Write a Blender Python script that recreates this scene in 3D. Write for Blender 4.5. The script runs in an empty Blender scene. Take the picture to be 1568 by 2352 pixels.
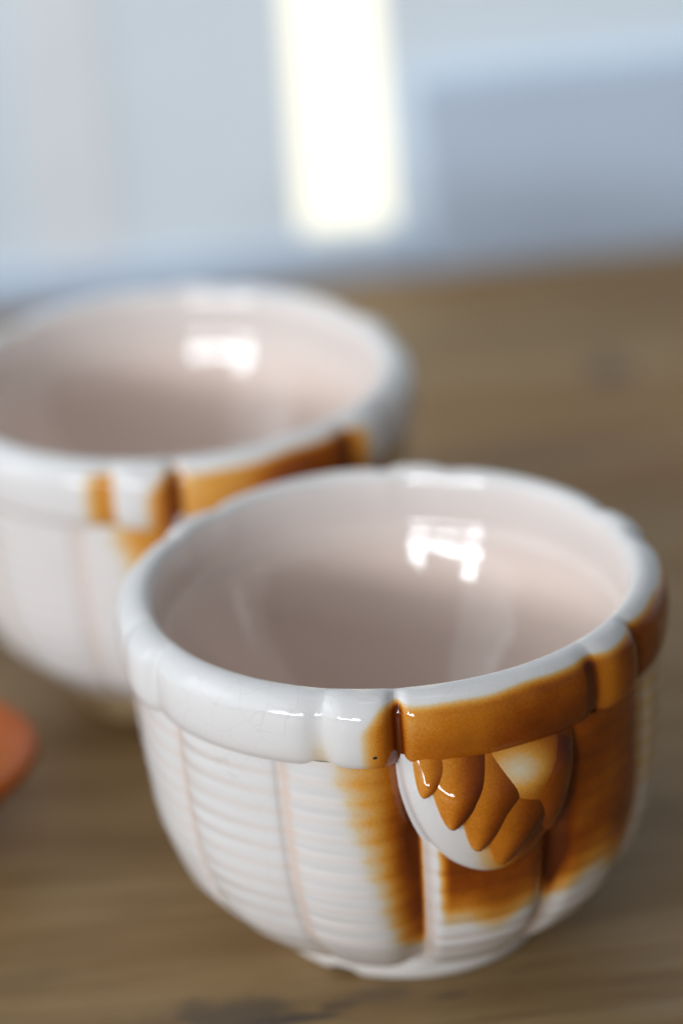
import bpy, bmesh, math, random
import numpy as np
from mathutils import Matrix, Vector

SC = bpy.context.scene
COL = SC.collection
S = 0.05                      # one cup radius in metres; shapes below are in cup radii

# ------------------------------------------------------------------ camera
cam_d = bpy.data.cameras.new("camera")
cam = bpy.data.objects.new("camera", cam_d)
COL.objects.link(cam)
cr = Vector((0.99767209, -0.01782454, -0.06582318))
cu = Vector((0.06717895, 0.42280025, 0.90372946))
cf = Vector((-0.01172149, 0.90604759, -0.42301344))
cam.matrix_world = Matrix(((cr.x, cu.x, -cf.x, 0.0),
                           (cr.y, cu.y, -cf.y, -12.05129081 * S),
                           (cr.z, cu.z, -cf.z, 7.30776372 * S),
                           (0, 0, 0, 1)))
cam_d.sensor_fit = 'HORIZONTAL'
cam_d.sensor_width = 24.0
cam_d.lens = 24.0 * 8500 / 1568
cam_d.clip_start = 0.02
cam_d.clip_end = 50
cam_d.dof.use_dof = True
cam_d.dof.focus_distance = 12.56 * S
cam_d.dof.aperture_fstop = 5.2
SC.camera = cam

# ------------------------------------------------------------------ world, lamps, exposure
w = bpy.data.worlds.new("World")
SC.world = w
w.use_nodes = True
bg = w.node_tree.nodes["Background"]
bg.inputs[0].default_value = (0.80, 0.90, 1.0, 1)
bg.inputs[1].default_value = 0.065

def lamp(name, az, el, dist, sx, sy, power, color, off=(0, 0), aim=(0, 0, 0.05)):
    """area lamp shaped like one window pane; az from the camera side, negative = left"""
    d = bpy.data.lights.new(name, 'AREA')
    d.shape = 'RECTANGLE'; d.size = sx; d.size_y = sy
    d.energy = power; d.color = color
    o = bpy.data.objects.new(name, d)
    a, e = math.radians(az), math.radians(el)
    c = Vector((math.sin(a) * math.cos(e), -math.cos(a) * math.cos(e), math.sin(e)))
    q = (-c).to_track_quat('-Z', 'Y')
    q = c.to_track_quat('Z', 'Y')
    o.rotation_euler = q.to_euler()
    o.location = c * dist + q @ Vector((off[0], off[1], 0)) + Vector(aim)
    COL.objects.link(o)
    return o

# a low mullioned window to the front left: three panes below, two narrower outer panes above
for ix in (-1, 0, 1):
    lamp("window_light", -32, 15, 2.0, 0.42, 0.17, 4.6, (0.88, 0.94, 1.0), (ix * 0.46, 0))
for ix in (-1, 1):
    lamp("window_light", -32, 15, 2.0, 0.24, 0.14, 1.8, (0.88, 0.94, 1.0), (ix * 0.48, 0.18))
# a large soft window straight to the left
for width, power in ((1.0, 2.8), (1.8, 4.6), (2.9, 9.0)):     # soft-edged: bright middle, dimmer surround
    side = lamp("side_window_light", -92, 30, 1.6, width, width * 0.62, power, (0.875, 0.945, 1.0))
    side.data.shape = 'ELLIPSE'
# added unseen fill above, brightening the far end of the table and the wall
far = lamp("far_fill_light", 0, 45, 0.70, 0.35, 0.20, 0.14, (0.92, 0.96, 1.0), aim=(0.10, 0.40, 0.05))
far.data.spread = math.radians(75)

SC.view_settings.view_transform = 'Standard'
SC.view_settings.look = 'None'
SC.view_settings.exposure = 0.67
SC.view_settings.gamma = 1.0
SC.render.engine = 'CYCLES'
SC.cycles.use_denoising = True
SC.cycles.max_bounces = 12
SC.cycles.diffuse_bounces = 8

# ------------------------------------------------------------------ helpers
def ss(a, b, x):
    t = np.clip((x - a) / (b - a), 0, 1)
    return t * t * (3 - 2 * t)

def gauss(x, s):
    return np.exp(-(x / s) ** 2)

def adiff(a, b):
    return (a - b + 180) % 360 - 180

def link(o, parent=None, **props):
    COL.objects.link(o)
    if parent is not None:
        o.parent = parent
    for k, v in props.items():
        o[k] = v
    return o

def empty(name, loc, label, cat, group=None, rz=0):
    o = bpy.data.objects.new(name, None)
    o.empty_display_size = 0.02
    o.location = loc
    o.rotation_euler = (0, 0, rz)
    link(o, None, label=label, category=cat)
    if group:
        o['group'] = group
    return o

def grid_mesh(name, P, N, idx_rows, idx_cols, mat, attrs, flip=False):
    """mesh of a sub-rectangle of a big (row, col) vertex grid, with the grid's own normals"""
    sub = np.ix_(idx_rows, idx_cols)
    V = P[sub].reshape(-1, 3) * S
    Nn = N[sub].reshape(-1, 3)
    nr, nc = len(idx_rows), len(idx_cols)
    i = np.arange(nr * nc).reshape(nr, nc)
    F = np.stack([i[:-1, :-1], i[:-1, 1:], i[1:, 1:], i[1:, :-1]], -1).reshape(-1, 4)
    if flip:
        F = F[:, ::-1]
    me = bpy.data.meshes.new(name)
    me.from_pydata(V.tolist(), [], F.tolist())
    me.polygons.foreach_set("use_smooth", np.ones(len(F), bool))
    for k, A in attrs.items():
        at = me.attributes.new(k, 'FLOAT', 'POINT')
        at.data.foreach_set("value", A[sub].reshape(-1).astype(np.float32))
    me.materials.append(mat)
    me.update()
    me.normals_split_custom_set_from_vertices([tuple(v) for v in Nn])
    return me

def grid_normals(P, wrap):
    if wrap:
        du = np.roll(P, -1, 1) - np.roll(P, 1, 1)
    else:
        du = np.gradient(P, axis=1)
    dv = np.gradient(P, axis=0)
    n = np.cross(du, dv)
    return n / np.maximum(np.linalg.norm(n, axis=-1, keepdims=True), 1e-12)

# ------------------------------------------------------------------ node helpers
class NT:
    def __init__(self, name):
        self.m = bpy.data.materials.new(name)
        self.m.use_nodes = True
        self.t = self.m.node_tree
        self.b = self.t.nodes["Principled BSDF"]
    def n(self, typ, **kw):
        nd = self.t.nodes.new(typ)
        for k, v in kw.items():
            setattr(nd, k, v)
        return nd
    def l(self, a, b):
        self.t.links.new(a, b)
    def val(self, x, sock):
        if hasattr(x, 'is_output'):
            self.l(x, sock)
        else:
            sock.default_value = x
    def math(self, op, a, b=0.0, clamp=False):
        nd = self.n('ShaderNodeMath', operation=op)
        nd.use_clamp = clamp
        self.val(a, nd.inputs[0]); self.val(b, nd.inputs[1])
        return nd.outputs[0]
    def mix(self, fac, a, b, blend='MIX'):
        nd = self.n('ShaderNodeMix', data_type='RGBA', blend_type=blend)
        self.val(fac, nd.inputs[0]); self.val(a, nd.inputs[6]); self.val(b, nd.inputs[7])
        return nd.outputs[2]
    def noise(self, vec, scale, detail=3, rough=0.5, dist=0.0):
        nd = self.n('ShaderNodeTexNoise')
        if vec is not None:
            self.l(vec, nd.inputs['Vector'])
        nd.inputs['Scale'].default_value = scale
        nd.inputs['Detail'].default_value = detail
        nd.inputs['Roughness'].default_value = rough
        nd.inputs['Distortion'].default_value = dist
        return nd.outputs['Fac']
    def ramp(self, fac, stops, interp='LINEAR'):
        nd = self.n('ShaderNodeValToRGB')
        nd.color_ramp.interpolation = interp
        e = nd.color_ramp.elements
        while len(e) < len(stops):
            e.new(0.5)
        for k, (p, c) in enumerate(stops):
            e[k].position = p
            e[k].color = (*c, 1) if len(c) == 3 else c
        self.l(fac, nd.inputs[0])
        return nd.outputs[0]
    def maprange(self, x, a, b, c=0.0, d=1.0):
        nd = self.n('ShaderNodeMapRange')
        nd.interpolation_type = 'SMOOTHSTEP'
        self.l(x, nd.inputs[0])
        for k, v in zip((1, 2, 3, 4), (a, b, c, d)):
            nd.inputs[k].default_value = v
        return nd.outputs[0]
    def mapping(self, vec, loc=(0, 0, 0), rot=(0, 0, 0), scale=(1, 1, 1)):
        nd = self.n('ShaderNodeMapping')
        self.l(vec, nd.inputs[0])
        nd.inputs[1].default_value = loc
        nd.inputs[2].default_value = rot
        nd.inputs[3].default_value = scale
        return nd.outputs[0]
    def bump(self, h, strength, dist, normal=None):
        nd = self.n('ShaderNodeBump')
        nd.inputs['Strength'].default_value = strength
        nd.inputs['Distance'].default_value = dist
        self.l(h, nd.inputs['Height'])
        if normal is not None:
            self.l(normal, nd.inputs['Normal'])
        return nd.outputs[0]

# ------------------------------------------------------------------ materials
def make_glaze():
    k = NT("cream_glaze_with_brown_airbrush")
    co = k.n('ShaderNodeTexCoord').outputs['Object']
    br = k.n('ShaderNodeAttribute', attribute_name='brown').outputs['Fac']
    pk = k.n('ShaderNodeAttribute', attribute_name='pink').outputs['Fac']
    # airbrushed speckle at the edges of the brown
    sp = k.noise(co, 2300, 2, 0.7)
    md = k.noise(co, 120, 3, 0.6)
    edge = k.math('MULTIPLY', k.math('MULTIPLY', br, k.math('SUBTRACT', 1.05, br)), 1.0)
    b = k.math('ADD', br, k.math('MULTIPLY', edge, k.math('ADD', k.math('MULTIPLY', k.math('SUBTRACT', sp, 0.5), 0.9),
                                                    k.math('MULTIPLY', k.math('SUBTRACT', md, 0.5), 0.5))), True)
    cloud = k.math('MULTIPLY', k.math('SUBTRACT', k.noise(co, 85, 3, 0.55), 0.5), 0.55)
    b = k.math('ADD', b, k.math('MULTIPLY', k.math('MULTIPLY', b, cloud), 1.0), True)
    big = k.noise(co, 40, 2, 0.5)
    white = k.mix(big, (0.770, 0.748, 0.735, 1), (0.80, 0.785, 0.775, 1))
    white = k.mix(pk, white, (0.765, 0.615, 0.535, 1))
    col = k.ramp(b, [(0.0, (0.74, 0.72, 0.70)), (0.13, (0.75, 0.57, 0.33)), (0.30, (0.76, 0.350, 0.060)),
                     (0.54, (0.56, 0.172, 0.010)), (0.78, (0.31, 0.066, 0.004)), (1.0, (0.13, 0.022, 0.002))])
    col = k.mix(k.math('MULTIPLY', b, 7.0, True), white, col)
    # craquelure: thin, faint lines
    vo = k.n('ShaderNodeTexVoronoi', feature='DISTANCE_TO_EDGE')
    wob = k.n('ShaderNodeTexNoise'); k.l(co, wob.inputs['Vector']); wob.inputs['Scale'].default_value = 90
    va = k.n('ShaderNodeVectorMath', operation='MULTIPLY_ADD')
    k.l(wob.outputs['Color'], va.inputs[0]); va.inputs[1].default_value = (0.006,) * 3; k.l(co, va.inputs[2])
    k.l(va.outputs[0], vo.inputs['Vector']); vo.inputs['Scale'].default_value = 185
    line = k.maprange(vo.outputs['Distance'], 0.0, 0.022, 1.0, 0.0)
    gate = k.maprange(k.noise(co, 55, 2, 0.5), 0.47, 0.62)
    line = k.math('MULTIPLY', k.math('MULTIPLY', line, gate), 0.17)
    col = k.mix(k.math('MULTIPLY', line, 0.8, True), col, k.mix(1.0, col, (0.50, 0.42, 0.36, 1), 'MULTIPLY'))
    # tiny dark pinholes in the glaze
    v2 = k.n('ShaderNodeTexVoronoi'); k.l(co, v2.inputs['Vector']); v2.inputs['Scale'].default_value = 190
    pin = k.math('MULTIPLY', k.maprange(v2.outputs['Distance'], 0.02, 0.06, 1.0, 0.0), 0.5)
    pin = k.math('MULTIPLY', pin, k.maprange(k.noise(co, 70, 1), 0.58, 0.64))
    col = k.mix(pin, col, (0.25, 0.17, 0.11, 1))
    k.l(col, k.b.inputs['Base Color'])
    k.b.inputs['Roughness'].default_value = 0.065
    k.b.inputs['IOR'].default_value = 1.52
    h = k.math('ADD', k.noise(co, 28, 2, 0.4), k.math('MULTIPLY', k.noise(co, 110, 2, 0.5), 0.16))
    k.l(k.bump(h, 0.35, 0.0022), k.b.inputs['Normal'])
    return k.m

def make_bisque(name, c0, c1):
    k = NT(name)
    co = k.n('ShaderNodeTexCoord').outputs['Object']
    k.l(k.ramp(k.noise(co, 60, 4, 0.6), [(0.3, c0), (0.7, c1)]), k.b.inputs['Base Color'])
    k.b.inputs['Roughness'].default_value = 0.3
    return k.m

def make_wood():
    k = NT("worn_oak")
    co = k.n('ShaderNodeTexCoord').outputs['Object']     # metres, x along the grain
    def blob(cx, cy, rx, ry):
        v = k.mapping(co, (-cx * S / (rx * S), -cy * S / (ry * S), 0), (0, 0, 0), (1 / (rx * S), 1 / (ry * S), 1))
        sep = k.n('ShaderNodeSeparateXYZ'); k.l(v, sep.inputs[0])
        d = k.math('SQRT', k.math('ADD', k.math('MULTIPLY', sep.outputs[0], sep.outputs[0]),
                                  k.math('MULTIPLY', sep.outputs[1], sep.outputs[1])))
        d = k.math('ADD', d, k.math('MULTIPLY', k.math('SUBTRACT', k.noise(co, 110, 4, 0.65), 0.5), 1.3))
        return k.maprange(d, 0.25, 1.05, 1.0, 0.0)
    warp = k.n('ShaderNodeTexNoise'); k.l(k.mapping(co, scale=(5, 9, 1)), warp.inputs['Vector']); warp.inputs['Scale'].default_value = 1.6
    va = k.n('ShaderNodeVectorMath', operation='MULTIPLY_ADD')
    k.l(warp.outputs['Color'], va.inputs[0]); va.inputs[1].default_value = (0, 0.022, 0); k.l(co, va.inputs[2])
    g = va.outputs[0]
    g1 = k.noise(k.mapping(g, scale=(4.5, 60, 1)), 1.0, 4, 0.6)
    g2 = k.noise(k.mapping(g, scale=(16, 420, 1)), 1.0, 3, 0.6)
    g3 = k.noise(k.mapping(co, scale=(6, 11, 1)), 1.0, 3, 0.55)
    f = k.math('ADD', k.math('ADD', k.math('MULTIPLY', g1, 0.5), k.math('MULTIPLY', g2, 0.28)), k.math('MULTIPLY', g3, 0.42))
    col = k.ramp(f, [(0.40, (0.135, 0.070, 0.026)), (0.55, (0.235, 0.140, 0.058)),
                     (0.66, (0.305, 0.195, 0.087)), (0.80, (0.370, 0.260, 0.130))])
    pore = k.maprange(k.noise(k.mapping(g, scale=(45, 1100, 1)), 1.0, 2, 0.6), 0.60, 0.70)
    col = k.mix(k.math('MULTIPLY', pore, 0.45), col, (0.07, 0.042, 0.022, 1))
    hue = k.noise(k.mapping(co, (3, 1, 0), scale=(4, 16, 1)), 1.0, 2, 0.5)
    col = k.mix(k.maprange(hue, 0.45, 0.7), col, k.mix(1.0, col, (1.05, 0.95, 0.82, 1), 'MULTIPLY'))
    grey = (0.085, 0.068, 0.052, 1)
    for cx, cy, rx, ry, a in KNOTS:
        col = k.mix(k.math('MULTIPLY', blob(cx, cy, rx, ry), a), col, grey)
    k.l(col, k.b.inputs['Base Color'])
    k.l(k.maprange(f, 0.3, 0.8, 0.62, 0.42), k.b.inputs['Roughness'])
    k.b.inputs['Specular IOR Level'].default_value = 0.25
    k.l(k.bump(k.math('ADD', g2, k.math('MULTIPLY', g1, 0.6)), 0.35, 0.0012), k.b.inputs['Normal'])
    return k.m

def make_paint(name, c, rough=0.6, scale=14):
    k = NT(name)
    co = k.n('ShaderNodeTexCoord').outputs['Object']
    c2 = tuple(x * 0.93 for x in c)
    k.l(k.ramp(k.noise(co, scale, 4, 0.6), [(0.3, c2), (0.7, c)]), k.b.inputs['Base Color'])
    k.b.inputs['Roughness'].default_value = rough
    k.l(k.bump(k.noise(co, 240, 3, 0.6), 0.15, 0.0006), k.b.inputs['Normal'])
    return k.m

def make_pane():
    k = NT("daylit_window_pane")
    k.b.inputs['Base Color'].default_value = (0.05, 0.05, 0.05, 1)
    k.b.inputs['Roughness'].default_value = 0.2
    k.b.inputs['Emission Color'].default_value = (1.0, 0.945, 0.76, 1)
    k.b.inputs['Emission Strength'].default_value = 0.88
    return k.m

def make_orange():
    k = NT("orange_glaze")
    co = k.n('ShaderNodeTexCoord').outputs['Object']
    tp = k.n('ShaderNodeAttribute', attribute_name='pink').outputs['Fac']
    base = k.ramp(k.noise(co, 70, 3, 0.6), [(0.3, (0.32, 0.064, 0.004)), (0.7, (0.40, 0.095, 0.008))])
    col = k.mix(tp, base, (0.31, 0.115, 0.020, 1))
    k.l(col, k.b.inputs['Base Color'])
    k.b.inputs['Roughness'].default_value = 0.42
    k.b.inputs['Specular IOR Level'].default_value = 0.3
    return k.m

def make_speck():
    k = NT("iron_speck")
    k.b.inputs['Base Color'].default_value = (0.03, 0.02, 0.015, 1)
    k.b.inputs['Roughness'].default_value = 0.4
    return k.m

# knots and stains of the table board: centre, radii (cup radii, board coordinates), strength
KNOTS = [(-0.72, -0.58, 0.42, 0.16, 0.75), (-0.20, -0.56, 0.20, 0.10, 0.45), (1.60, 4.95, 0.13, 0.26, 0.75),
         (1.10, 4.0, 0.9, 0.22, 0.40), (0.9, 5.6, 1.4, 0.2, 0.25), (-0.50, -0.66, 0.22, 0.045, 1.0), (-0.36, -0.60, 0.10, 0.03, 0.9), (0.05, -0.62, 0.10, 0.02, 0.8),
         (-1.9, -0.2, 0.8, 0.10, 0.35), (2.4, 2.2, 0.8, 0.3, 0.3)]

M_GLAZE = make_glaze()
M_FOOT = make_bisque("cream_foot_glaze", (0.70, 0.64, 0.58), (0.74, 0.70, 0.66))
M_FOOT_TAN = make_bisque("foot_glaze_wood_reflection", (0.50, 0.34, 0.17), (0.60, 0.43, 0.24))  # brown reflection of the table wood painted into the rear foot's colour
M_WOOD = make_wood()
M_WALL = make_paint("pale_blue_grey_paint", (0.76, 0.835, 0.895))
M_POST = make_paint("pale_warm_grey_paint", (0.83, 0.85, 0.885))
M_BOARD = make_paint("blue_grey_paint", (0.535, 0.625, 0.755))
M_PANE = make_pane()
M_ORANGE = make_orange()
M_SPECK = make_speck()

# ------------------------------------------------------------------ table and background
YAW = math.radians(4.8)
tv = Vector((math.cos(YAW), math.sin(YAW), 0))
nv = Vector((-math.sin(YAW), math.cos(YAW), 0))

def add_box(bm, x0, x1, y0, y1, z0, z1, bev=0.0):
    r = bmesh.ops.create_cube(bm, size=1)
    vs = r['verts']
    for v in vs:
        v.co = Vector(((x0 + x1) / 2 + v.co.x * (x1 - x0), (y0 + y1) / 2 + v.co.y * (y1 - y0),
                       (z0 + z1) / 2 + v.co.z * (z1 - z0))) * S
    if bev:
        es = list({e for v in vs for e in v.link_edges})
        bmesh.ops.bevel(bm, geom=es, offset=bev * S, segments=3, profile=0.5, affect='EDGES')
    return vs

def bm_obj(name, bm, mat, parent=None, rz=0.0, **props):
    me = bpy.data.meshes.new(name)
    bm.to_mesh(me); bm.free()
    me.materials.append(mat)
    o = bpy.data.objects.new(name, me)
    o.rotation_euler = (0, 0, rz)
    return link(o, parent, **props)

bm = bmesh.new()
add_box(bm, -26, 26, -16, 6.578, -0.6, 0.0, 0.035)
bm_obj("wooden_table", bm, M_WOOD, None, YAW,
       label="brown wooden tabletop with dark knots and fine grain under the cups", category="table")

# wall behind the table, with one tall narrow window opening
WY = 6.80
bm = bmesh.new()
X0, X1, ZB = 0.222, 0.722, 0.178       # opening
add_box(bm, -30, X0, WY, WY + 1.2, -8, 14)
add_box(bm, X1, 30, WY, WY + 1.2, -8, 14)
add_box(bm, X0, X1, WY, WY + 1.2, -8, ZB)
bm_obj("wall", bm, M_WALL, None, YAW, kind="structure")

win = empty("window", (tv * ((X0 + X1) / 2) + nv * (WY + 0.1)) * S + Vector((0, 0, ZB * S)),
            "tall narrow bright window slot glowing white in the blurred pale wall", "window", rz=YAW)
hw = (X1 - X0) / 2
bm = bmesh.new(); add_box(bm, -hw, hw, 0.02, 0.05, 0.0, 13.5)
bm_obj("pane", bm, M_PANE, win)
bm = bmesh.new(); add_box(bm, -hw - 0.04, hw + 0.04, -0.15, -0.103, -0.10, -0.004, 0.012)
bm_obj("sill", bm, M_WALL, win)

bm = bmesh.new()
add_box(bm, -1.20, -0.77, WY - 0.012, WY - 0.003, 0.16, 13, 0.003)
bm_obj("wall_batten", bm, M_POST, None, YAW,
       label="pale upright batten on the wall left of the bright window", category="batten")
# blue-grey board standing behind the table edge, its left end slightly slanted
bm = bmesh.new()
vs = add_box(bm, 0.86, 9.0, WY - 0.16, WY - 0.003, -3.0, 1.02)
for v in bm.verts:
    if v.co.x < 2 * S:
        v.co.x += (1.02 - v.co.z / S) * 0.055 * S
bmesh.ops.bevel(bm, geom=list(bm.edges), offset=0.03 * S, segments=3, profile=0.5, affect='EDGES')
bm_obj("board", bm, M_BOARD, None, YAW,
       label="low blue-grey board along the wall right of the bright window", category="board")

bm = bmesh.new()
add_box(bm, -9, 0.84, WY - 0.07, WY - 0.003, -3.0, 0.125, 0.02)
bm_obj("skirting_board", bm, M_BOARD, None, YAW,
       label="blue-grey skirting board low along the wall under the bright window", category="skirting board")

# ------------------------------------------------------------------ the cup
SEAMS = [-86, -56, -26.5, 2.5, 34.5, 64.0, 94, 124, 154, 184, 214, 244]      # between the fluted panels
SEAM_G = {2.5: (0.056, 6.0, 2.2), 34.5: (0.048, 3.6, 2.8), -26.5: (0.006, 1.3, 4.2), -56: (0.007, 1.3, 4.2)}
BEAD0, BHALF = -8.0, 7.3
BEADS = [BEAD0 + 60 * k for k in range(6)]

BODY = np.array([(0.098, .490), (0.103, .520), (.114, .550), (.136, .590), (.166, .638), (.218, .706), (.31, .788), (.4, .843),
                 (.6, .908), (.8, .936), (1.0, .950), (1.2, .956)])

def catmull(xy, n):
    """smooth curve through points, resampled evenly along its length"""
    p = np.vstack([2 * xy[0] - xy[1], xy, 2 * xy[-1] - xy[-2]])
    out = []
    for i in range(1, len(p) - 2):
        t = np.linspace(0, 1, 40, endpoint=False)[:, None]
        out.append(0.5 * (2 * p[i] + (p[i + 1] - p[i - 1]) * t + (2 * p[i - 1] - 5 * p[i] + 4 * p[i + 1] - p[i + 2]) * t ** 2
                          + (3 * p[i] - p[i - 1] - 3 * p[i + 1] + p[i + 2]) * t ** 3))
    c = np.vstack(out + [p[-2][None]])
    d = np.concatenate([[0], np.cumsum(np.linalg.norm(np.diff(c, axis=0), axis=1))])
    s = np.linspace(0, d[-1], n)
    return np.stack([np.interp(s, d, c[:, k]) for k in (0, 1)], -1)

BODY_S = catmull(BODY, 400)

def body_r(z):
    return np.interp(z, BODY_S[:, 0], BODY_S[:, 1])

def body_disp(az, z, ribs=True):
    """radial relief of the fluted panels: az, z arrays of equal shape"""
    d = np.zeros_like(az)
    for i, s0 in enumerate(SEAMS):
        s1 = SEAMS[(i + 1) % len(SEAMS)]
        width = (s1 - s0) % 360
        t = ((az - s0) % 360) / width
        inside = ((az - s0) % 360) < width
        deep0, _, wr = SEAM_G.get(s0, (0.024, 0.9, 2.6))
        deep1, wl, _ = SEAM_G.get(s1, (0.024, 0.9, 2.6))
        a = t * width
        bulge = (0.028 if s1 not in (-26.5, -56) else 0.014) * np.sin(np.pi * np.clip(t, 0, 1)) ** 0.8
        p = bulge - deep0 * gauss(a, wr) - deep1 * gauss(width - a, wl)
        # flat strip next to a sharp-edged seam
        if wl < 1.5:
            p = p - 0.002 * ss(1.6, 0.9, width - a)
        if ribs:
            ph = z / 0.0785 + 0.35 * math.sin(i * 2.3) + 0.10 * np.sin(az * 0.09 + i)
            rb = np.abs(np.sin(np.pi * ph)) ** 0.9 - 0.62
            m = (0.22 + 0.78 * ss(0.92, 0.2, t)) * ss(0.02, 0.12, t) * ss(1.0, 0.88, t)
            if s0 in (2.5, 34.5):
                m = ss(0.06, 0.14, t) * ss(1.0, 0.86, t)
            p = p + (0.0032 + 0.0018 * np.sin(z * 23 + i * 1.7) + 0.0012 * np.sin(z * 61 + az * 0.13 + i * 2.9)) * rb * m * ss(0.12, 0.24, z)
        d = np.where(inside, p, d)
    return d

# band profile from its lower inner corner, round the outside, over the lip to the lining
BAND = np.array([(1.165, .935), (1.160, .955), (1.168, .975), (1.195, .991), (1.245, 1.0), (1.31, 1.0), (1.36, .991),
                 (1.393, .970), (1.415, .943), (1.425, .915), (1.421, .890), (1.402, .868)])
LINING = np.array([(1.402, .868), (1.36, .857), (1.30, .852), (1.23, .849), (1.213, .842), (1.195, .8305), (1.15, .816), (1.10, .796), (1.04, .769),
                   (.97, .734), (.88, .684), (.76, .611), (.64, .532), (.52, .442), (.42, .355), (.34, .26), (.29, .15), (.27, .07), (.268, .0)])

BEAD_G = {-8.0: (0.015, 0.032), 52.0: (0.011, 0.012), -68.0: (0.010, 0.012)}

def band_disp(az):
    d = np.zeros_like(az)
    for b in BEADS:
        a = adiff(az, b)
        gl, gr = BEAD_G.get(float(adiff(b, 0)), (0.020, 0.022))
        d += 0.016 * np.clip(1 - (a / BHALF) ** 2, 0, 1) ** 0.8 * (np.abs(a) < BHALF)
        d -= gl * gauss(a + BHALF + 0.8, 3.0) + gr * gauss(a - BHALF - 0.2, 1.7) + 0.009 * gauss(a - BHALF - 2, 5)
        l = adiff(az, b + 30)
        d += 0.008 * np.clip(1 - (l / 22) ** 2, 0, 1)
    return d

def brown_mask(az, z, reg, front):
    """how much brown has been sprayed on: az, z arrays; reg 1 = body, 2 = band outside"""
    a = adiff(az, 0)
    b = np.zeros_like(a)
    if True:
        # band
        top = 1 - ss(1.368, 1.410, z + 0.004 * np.sin(a * 0.16) + 0.002 * np.sin(a * 0.41))
        lobe = ss(-1.2, 0.2, a) * (0.46 + 0.20 * ss(0, 9, a) + 0.26 * ss(8, 34, a)) * ss(46, 40, a)
        lobe = lobe * (0.80 + 0.20 * ss(1.36, 1.22, z))
        if not front:
            lobe = ss(-1.2, 0.2, a) * (0.25 + 0.10 * ss(0, 9, a) + 0.45 * ss(10, 28, a)) * ss(46, 40, a)
        w_ = ss(1.40, 1.30, z)
        bead = ss(-5.5 - 4.0 * w_, -0.4 - 1.2 * w_, a) * ss(1.2, -0.4, a) * 0.70
        dark = 0.35 * gauss(a + 0.4, 1.1) * ss(1.41, 1.37, z)
        olive = 0.13 * gauss(a + 16.4, 2.8) * ss(1.36, 1.18, z)
        if not front:
            olive = 0.44 * ss(-24, -16.5, a) * ss(-14.4, -15.6, a) * ss(1.42, 1.38, z)
        right = (1 if front else ss(52, 44, a)) * ss(40, 43, a) * (0.78 - 0.22 * gauss(a - 47, 4.5)) * ss(100, 78, a)
        band = (lobe + bead + dark + olive + right) * top
        # body
        zk = [0.3, .4, .53, .82, 1.1]
        e = np.interp(z, zk, [1.2, 0.2, -1.4, -5.0, -8.8]) + 0.4 * np.sin(z * 31 + 1) - (0 if front else 3.0) * ss(0.8, 1.1, z)
        p0 = ss(e - 9.5, e + 5.0, a) * ss(3.6, 2.4, a) * (0.40 + 0.58 * ss(-7, 1.5, a)) * ss(0.27, 0.42, z)
        st = 0.03 * np.sin(a * 0.35 + 1)
        p1 = ss(5.4, 9.2, a) * ss(37, 35.5, a) * ss(0.375, 0.60, z + st) * (0.64 + 0.27 * ss(.48, .70, z) + 0.1 * ss(26, 34, a))
        g2 = 0.5 * gauss(a - 35.5, 2.2) * ss(0.40, 0.62, z)
        p2 = ss(34.5, 36, a) * ss(66, 58, a) * ss(0.40, 0.72, z + st) * 0.80
        p3 = ss(62, 64, a) * ss(90, 70, a) * 0.14 * ss(0.5, 0.8, z)
        if not front:
            p0 = np.maximum(p0, 0.075 * ss(-24, -6, a) * ss(4, 0, a) * ss(0.1, 0.9, z))
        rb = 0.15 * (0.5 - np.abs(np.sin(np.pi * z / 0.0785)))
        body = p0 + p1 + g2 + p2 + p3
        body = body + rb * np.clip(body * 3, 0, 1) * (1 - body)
        b = np.where(reg == 2, band, np.where(reg == 1, body, 0))
    return np.clip(b, 0, 1)

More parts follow.
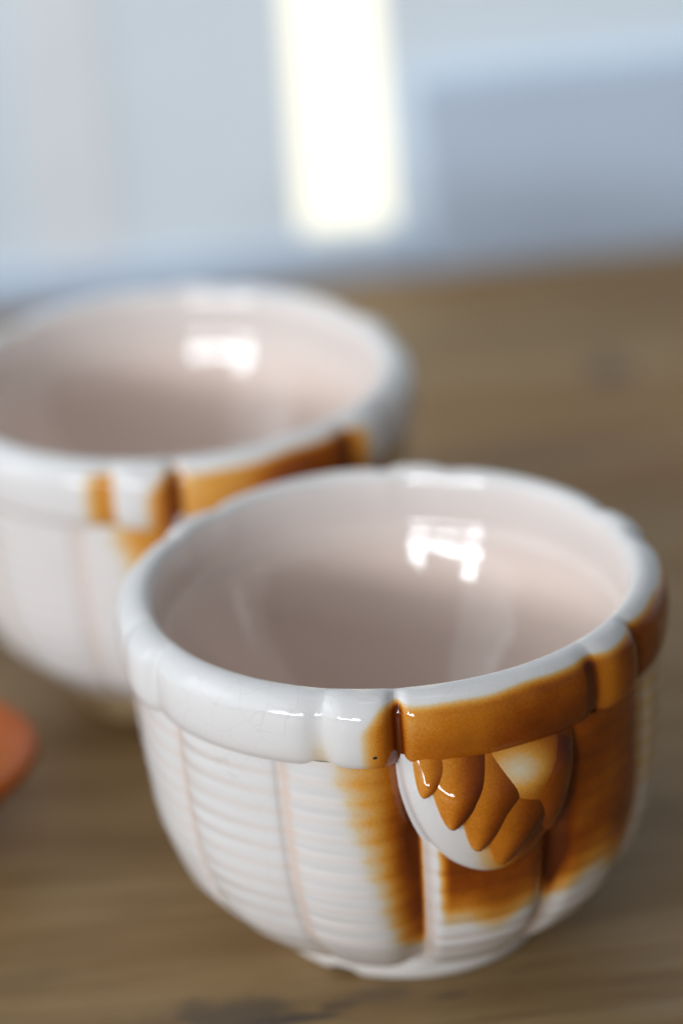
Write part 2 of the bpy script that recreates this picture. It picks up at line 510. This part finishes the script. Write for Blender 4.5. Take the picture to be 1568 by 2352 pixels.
def build_cup(front, loc, rz, label, group):
    root = empty("ceramic_cup", loc, label, "cup", group, rz)
    fine, coarse = (0.32, 0.8) if front else (0.5, 1.2)
    az = np.concatenate([np.arange(-86, 94, fine), np.arange(94, 274, coarse)])
    # snap the part boundaries onto columns
    cuts = sorted(set([((s + 86) % 360) - 86 for s in SEAMS] + [((b + h * BHALF + 86) % 360) - 86 for b in BEADS for h in (-1, 1)]))
    for c in cuts:
        az[np.argmin(np.abs(az - c))] = c
    az = np.sort(az)
    nb, nd, nl = (170, 66, 70) if front else (120, 50, 50)
    bod = BODY_S[np.unique(np.linspace(0, 399, nb).astype(int))]
    bod = np.stack([bod[:, 0], bod[:, 1]], -1)
    bod = bod[bod[:, 0] <= 1.185]
    if not front:                      # this one sits a little higher on its foot
        bod = np.stack([bod[:, 0] + 0.055 * ss(0.6, 0.1, bod[:, 0]), bod[:, 1]], -1)
    ban = catmull(BAND, nd)
    lin = catmull(LINING, nl)[1:]
    A = lambda rows: np.broadcast_to(az[None, :], (len(rows), len(az)))
    def P_of(rows, dr, dz=None):
        z = np.broadcast_to(rows[:, 0][:, None], dr.shape) + (0 if dz is None else dz)
        r = rows[:, 1][:, None] + dr
        a = np.radians(A(rows))
        return np.stack([r * np.sin(a), -r * np.cos(a), z], -1)
    Zb = np.broadcast_to(bod[:, 0][:, None], (len(bod), len(az)))
    db = body_disp(A(bod), Zb) * ss(0.099, 0.122, Zb)
    # small hand-made unevenness
    wob = 0.004 * np.sin(np.radians(A(bod)) * 2 + 0.6) + 0.002 * np.sin(np.radians(A(bod)) * 5 + Zb * 4)
    Pb = P_of(bod, db + wob)
    # band: relief fades over the lip
    kk = np.linspace(0, 1, nd)[:, None]
    wgt = ss(0.0, 0.10, kk) * (1 - 0.88 * ss(0.62, 0.97, kk))
    dd = band_disp(A(ban)) * wgt
    lipw = np.clip(1 - np.abs(kk - 0.82) / 0.22, 0, 1)
    dz = band_disp(A(ban)) * 0.28 * lipw + 0.004 * np.sin(np.radians(A(ban)) * 2 + 1.1) * ss(0.5, 0.9, kk)
    dz = dz + (0.008 * np.sin(np.radians(A(ban)) * 3 + 0.4)) * ss(0.15, 0.0, kk)
    wob2 = 0.004 * np.sin(np.radians(A(ban)) * 2 + 0.6)
    Pd = P_of(ban, dd + wob2, dz)
    k2 = np.linspace(0, 1, len(lin))[:, None]
    dl = (band_disp(A(lin)) * 0.12) * ss(0.15, 0.0, k2) + 0.004 * np.sin(np.radians(A(lin)) * 2 + 0.6) * ss(1, 0.7, k2)
    dlz = (0.004 * np.sin(np.radians(A(lin)) * 2 + 1.1)) * ss(0.4, 0.0, k2)
    Pl = P_of(lin, dl, dlz)
    rad = np.hypot(lin[:, 1], 0)
    # one continuous grid for band + lining so that the shading runs on over the lip
    Pq = np.concatenate([Pd, Pl], 0)
    Nq = grid_normals(Pq, True)
    Nb = grid_normals(Pb, True)
    Nq[-1] = (0, 0, 1)
    Zd = Pq[..., 2]
    reg_d = np.where((np.arange(len(Pq)) < int(nd * 0.80))[:, None], 2, 0) * np.ones_like(Zd)
    Aq = np.broadcast_to(az[None, :], Zd.shape)
    brq = brown_mask(Aq, Zd, reg_d, front)
    pkq = np.broadcast_to(0.14 + 0.86 * ss(nd * 0.86, nd * 1.25, np.arange(len(Pq)).astype(float))[:, None], Zd.shape).copy()
    brb = brown_mask(A(bod), Zb, np.ones_like(Zb), front)
    # pinkish clay tone plus warm bounced shade painted into seams and rib grooves
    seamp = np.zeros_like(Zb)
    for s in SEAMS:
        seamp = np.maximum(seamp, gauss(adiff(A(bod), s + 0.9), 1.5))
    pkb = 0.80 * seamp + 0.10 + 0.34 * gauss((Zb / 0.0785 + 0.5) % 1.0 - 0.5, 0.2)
    ncol = len(az)
    col = lambda c: int(np.argmin(np.abs(az - (((c + 86) % 360) - 86))))
    def span(c0, c1):
        i, j = col(c0), col(c1)
        return np.arange(i, j + 1) if j > i else np.concatenate([np.arange(i, ncol), np.arange(0, j + 1)])
    rows_b = np.arange(len(bod))
    for i, s in enumerate(SEAMS):
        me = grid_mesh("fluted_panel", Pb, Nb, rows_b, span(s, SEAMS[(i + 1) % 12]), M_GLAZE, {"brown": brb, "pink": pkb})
        link(bpy.data.objects.new("fluted_panel", me), root)
    band = None
    rows_d = np.arange(nd)
    for b in BEADS:
        me = grid_mesh("rim_lobe", Pq, Nq, rows_d, span(b + BHALF, b + 60 - BHALF), M_GLAZE, {"brown": brq, "pink": pkq})
        link(bpy.data.objects.new("rim_lobe", me), root)
        me = grid_mesh("rim_bead", Pq, Nq, rows_d, span(b - BHALF, b + BHALF), M_GLAZE, {"brown": brq, "pink": pkq})
        link(bpy.data.objects.new("rim_bead", me), root)
    me = grid_mesh("lining", Pq, Nq, np.arange(nd - 1, len(Pq)), np.concatenate([np.arange(ncol), [0]]), M_GLAZE,
                   {"brown": brq, "pink": pkq})
    link(bpy.data.objects.new("lining", me), root)

    # foot ring with a small notch in its lower edge
    FT = catmull(np.array([(0.085, .36), (0.035, .40), (0.004, .43), (0.0, .465), (0.006, .492), (0.03, .512), (0.06, .511), (0.095, .505), (0.118, .485)]), 40)
    if not front:
        FT[:, 0] += 0.055 * ss(0.03, 0.09, FT[:, 0])
    fa = np.arange(-180, 180, 1.0)
    FA = np.broadcast_to(fa[None], (40, len(fa)))
    fz = np.broadcast_to(FT[:, 0][:, None], FA.shape)
    notch = 0.036 * np.exp(-(adiff(FA, -32) / 6) ** 4) * ss(0.05, 0.0, fz)
    fr = FT[:, 1][:, None] + 0.004 * np.sin(np.radians(FA) * 3)
    for s in SEAMS:
        fr = fr + 0.010 * gauss(adiff(FA, s), 6) * ss(0.04, 0.08, fz)
    ra = np.radians(FA)
    Pf = np.stack([fr * np.sin(ra), -fr * np.cos(ra), fz + notch], -1)
    me = grid_mesh("foot_ring", Pf, grid_normals(Pf, True), np.arange(40), np.concatenate([np.arange(len(fa)), [0]]), M_FOOT if front else M_FOOT_TAN, {})
    link(bpy.data.objects.new("foot_ring", me), root)

    # bud ornament under the band, overlapping pointed leaves on a low dome
    AZ0, RU = 19.3, 0.945
    VT, HU, HV = 1.185, 0.325, 0.515
    def dome(u, v):
        rho = np.sqrt((u / HU) ** 2 + ((VT - v) / HV) ** 2)
        return 0.105 * np.clip(1 - rho ** 2.6, 0, 1) ** 0.62 * (0.22 + 0.78 * ss(1.21, 1.05, v)) - 0.03 * ss(0.96, 1.06, rho), rho
    def place(u, v, h):
        aa = np.radians(AZ0) + u / RU
        r = body_r(v) + 0.004 + h
        return np.stack([r * np.sin(aa), -r * np.cos(aa), v], -1)
    nr_, nf_ = 40, 90
    rho, phi = np.meshgrid(np.linspace(0.0, 1.06, nr_), np.linspace(-0.12, math.pi + 0.12, nf_), indexing='ij')
    u = -HU * rho * np.cos(phi); v = VT - HV * rho * np.sin(phi)
    v = np.minimum(v, VT + 0.02)
    h, _ = dome(u, v)
    Po = place(u, v, h)
    No = grid_normals(Po, False)
    bro = 0.80 * ss(-0.16, 0.12, u + 0.25 * (v - 0.9)) + 0.1 * ss(-0.2, 0.0, u)
    bro = bro * ss(1.03, 0.90, rho - 0.35 * ss(0.0, 0.22, u))
    bro = np.clip(bro, 0, 1)
    me = grid_mesh("bud_ornament", Po, No, np.arange(nr_), np.arange(nf_), M_GLAZE, {"brown": bro, "pink": 0 * bro + 0.1}, False)
    orn = bpy.data.objects.new("bud_ornament", me)
    link(orn, root)
    RT = math.radians(1) * RU
    U = lambda a: (a - AZ0) * RT
    #        tip az, z      base az, z     half width  lift  brown left, brown right
    LEAVES = [(25.5, .92, 24.5, 1.22, .215, .003, .50, .76), (30.5, .80, 29.5, 1.17, .17, .010, .80, 1.0),
              (3.5, 1.055, 6.8, 1.22, .085, .010, .46, .74), (8.6, .922, 12.2, 1.22, .145, .016, .46, 1.0),
              (13.4, .812, 18.6, 1.18, .165, .015, .50, .92), (18.6, .728, 24.0, 1.08, .195, .018, .56, 1.0)]
    for ta, tz, ba, bz, wd, lift, bl, brr in LEAVES:
        T = np.array([U(ta), tz]); Bs = np.array([U(ba), bz])
        ax = T - Bs; L = np.linalg.norm(ax); ax /= L
        px = np.array([-ax[1], ax[0]])                       # across; positive = right side
        if px[0] < 0: px = -px
        s, q = np.meshgrid(np.linspace(0, 1, 26), np.linspace(-1.12, 1.12, 25), indexing='ij')
        wid = wd * np.clip(1 - s, 0, 1) ** 0.70 * (0.80 + 0.5 * np.minimum(s, 0.4)) + 0.003
        qq = np.clip(np.abs(q), 0, 1)
        uu = Bs[0] + ax[0] * s * L + px[0] * q.clip(-1, 1) * wid
        vv = Bs[1] + ax[1] * s * L + px[1] * q.clip(-1, 1) * wid
        hd, _ = dome(uu, vv)
        skirt = (np.abs(q) > 1.0)
        ht = hd - 0.006 + (0.004 + (lift + 0.020 * ss(1.05, 0.6, s)) * ss(-0.1, 0.5, s)) * (1 - qq ** 2.0) ** 0.8 + lift * 0.55 * ss(0.4, 0.9, s) * (1 - qq ** 8)
        ht = np.where(skirt, hd - 0.03, ht)
        ht[-1, :] = hd[-1, :] - 0.03
        Pv = place(uu, vv, ht)
        Nv = grid_normals(Pv, False)
        ref = np.stack([np.sin(np.radians(AZ0) + uu / RU), -np.cos(np.radians(AZ0) + uu / RU), 0 * uu], -1)
        sg = np.sign((Nv * ref).sum(-1).mean())
        Nv *= sg
        bb = bl + (brr - bl) * ss(-0.5, 0.7, q)
        bb = bb * (0.55 + 0.45 * ss(1.0, 0.80, qq * np.where(q < 0, 1, 0.6))) * (0.72 + 0.28 * ss(1.0, 0.9, s))
        if ta == 25.5:
            bb = bb * ((0.24 + 0.76 * ss(0.0, 0.9, np.hypot(q * 0.75 + 0.15, (s - 0.34) * 2.4))))
        me = grid_mesh("leaf", Pv, Nv, np.arange(26), np.arange(25), M_GLAZE, {"brown": bb, "pink": 0 * bb}, sg < 0)
        link(bpy.data.objects.new("leaf", me), orn)
    if front:
        bm = bmesh.new()
        bmesh.ops.create_icosphere(bm, subdivisions=2, radius=0.010 * S)
        for vtx in bm.verts:
            vtx.co.x *= 1.1; vtx.co.z *= 0.9; vtx.co.y *= 0.5
        o = bm_obj("glaze_speck", bm, M_SPECK, root)
        aa = math.radians(-5.2); r = 1.008
        o.location = (r * math.sin(aa) * S, -r * math.cos(aa) * S, 1.222 * S)
        o.rotation_euler = (0, 0, aa)
    return root

build_cup(True, (0, 0, 0), 0.0,
          "cream ceramic cup in sharp focus in front, brown glaze over its rim and leaf bud", "ribbed cream cups on the table")
build_cup(False, (-0.8486 * S, 2.05 * S, 0), math.radians(3.0),
          "blurred cream ceramic cup behind, cut off by the left edge of the photo", "ribbed cream cups on the table")

# ------------------------------------------------------------------ orange bowl at the left edge
dish = empty("orange_bowl", (-1.935 * S, 0.80 * S, 0),
             "small flared orange glazed bowl with thick rounded rim at the far left", "bowl")
DP = catmull(np.array([(0.0, 0.0), (0.0, .15), (0.0, .21), (.03, .235), (.07, .235), (.12, .275), (.22, .385), (.31, .475), (.36, .508), (.388, .508), (.402, .485),
                       (.398, .455), (.375, .415), (.30, .33), (.22, .23), (.17, .12), (.155, .04), (.154, 0.0)]), 70)
da = np.arange(0, 360, 3.0)
ra = np.radians(da)[None]
Pd = np.stack([DP[:, 1][:, None] * np.sin(ra), -DP[:, 1][:, None] * np.cos(ra), DP[:, 0][:, None] + 0 * ra], -1)
Nd = grid_normals(Pd, True); Nd[0] = (0, 0, -1); Nd[-1] = (0, 0, 1)
pk = np.broadcast_to(ss(44, 54, np.arange(70.0))[:, None], (70, len(da)))
wrapc = np.concatenate([np.arange(len(da)), [0]])
link(bpy.data.objects.new("bowl_wall", grid_mesh("bowl_wall", Pd, Nd, np.arange(0, 46), wrapc, M_ORANGE, {"pink": pk})), dish)
link(bpy.data.objects.new("bowl_hollow", grid_mesh("bowl_hollow", Pd, Nd, np.arange(45, 70), wrapc, M_ORANGE, {"pink": pk})), dish)
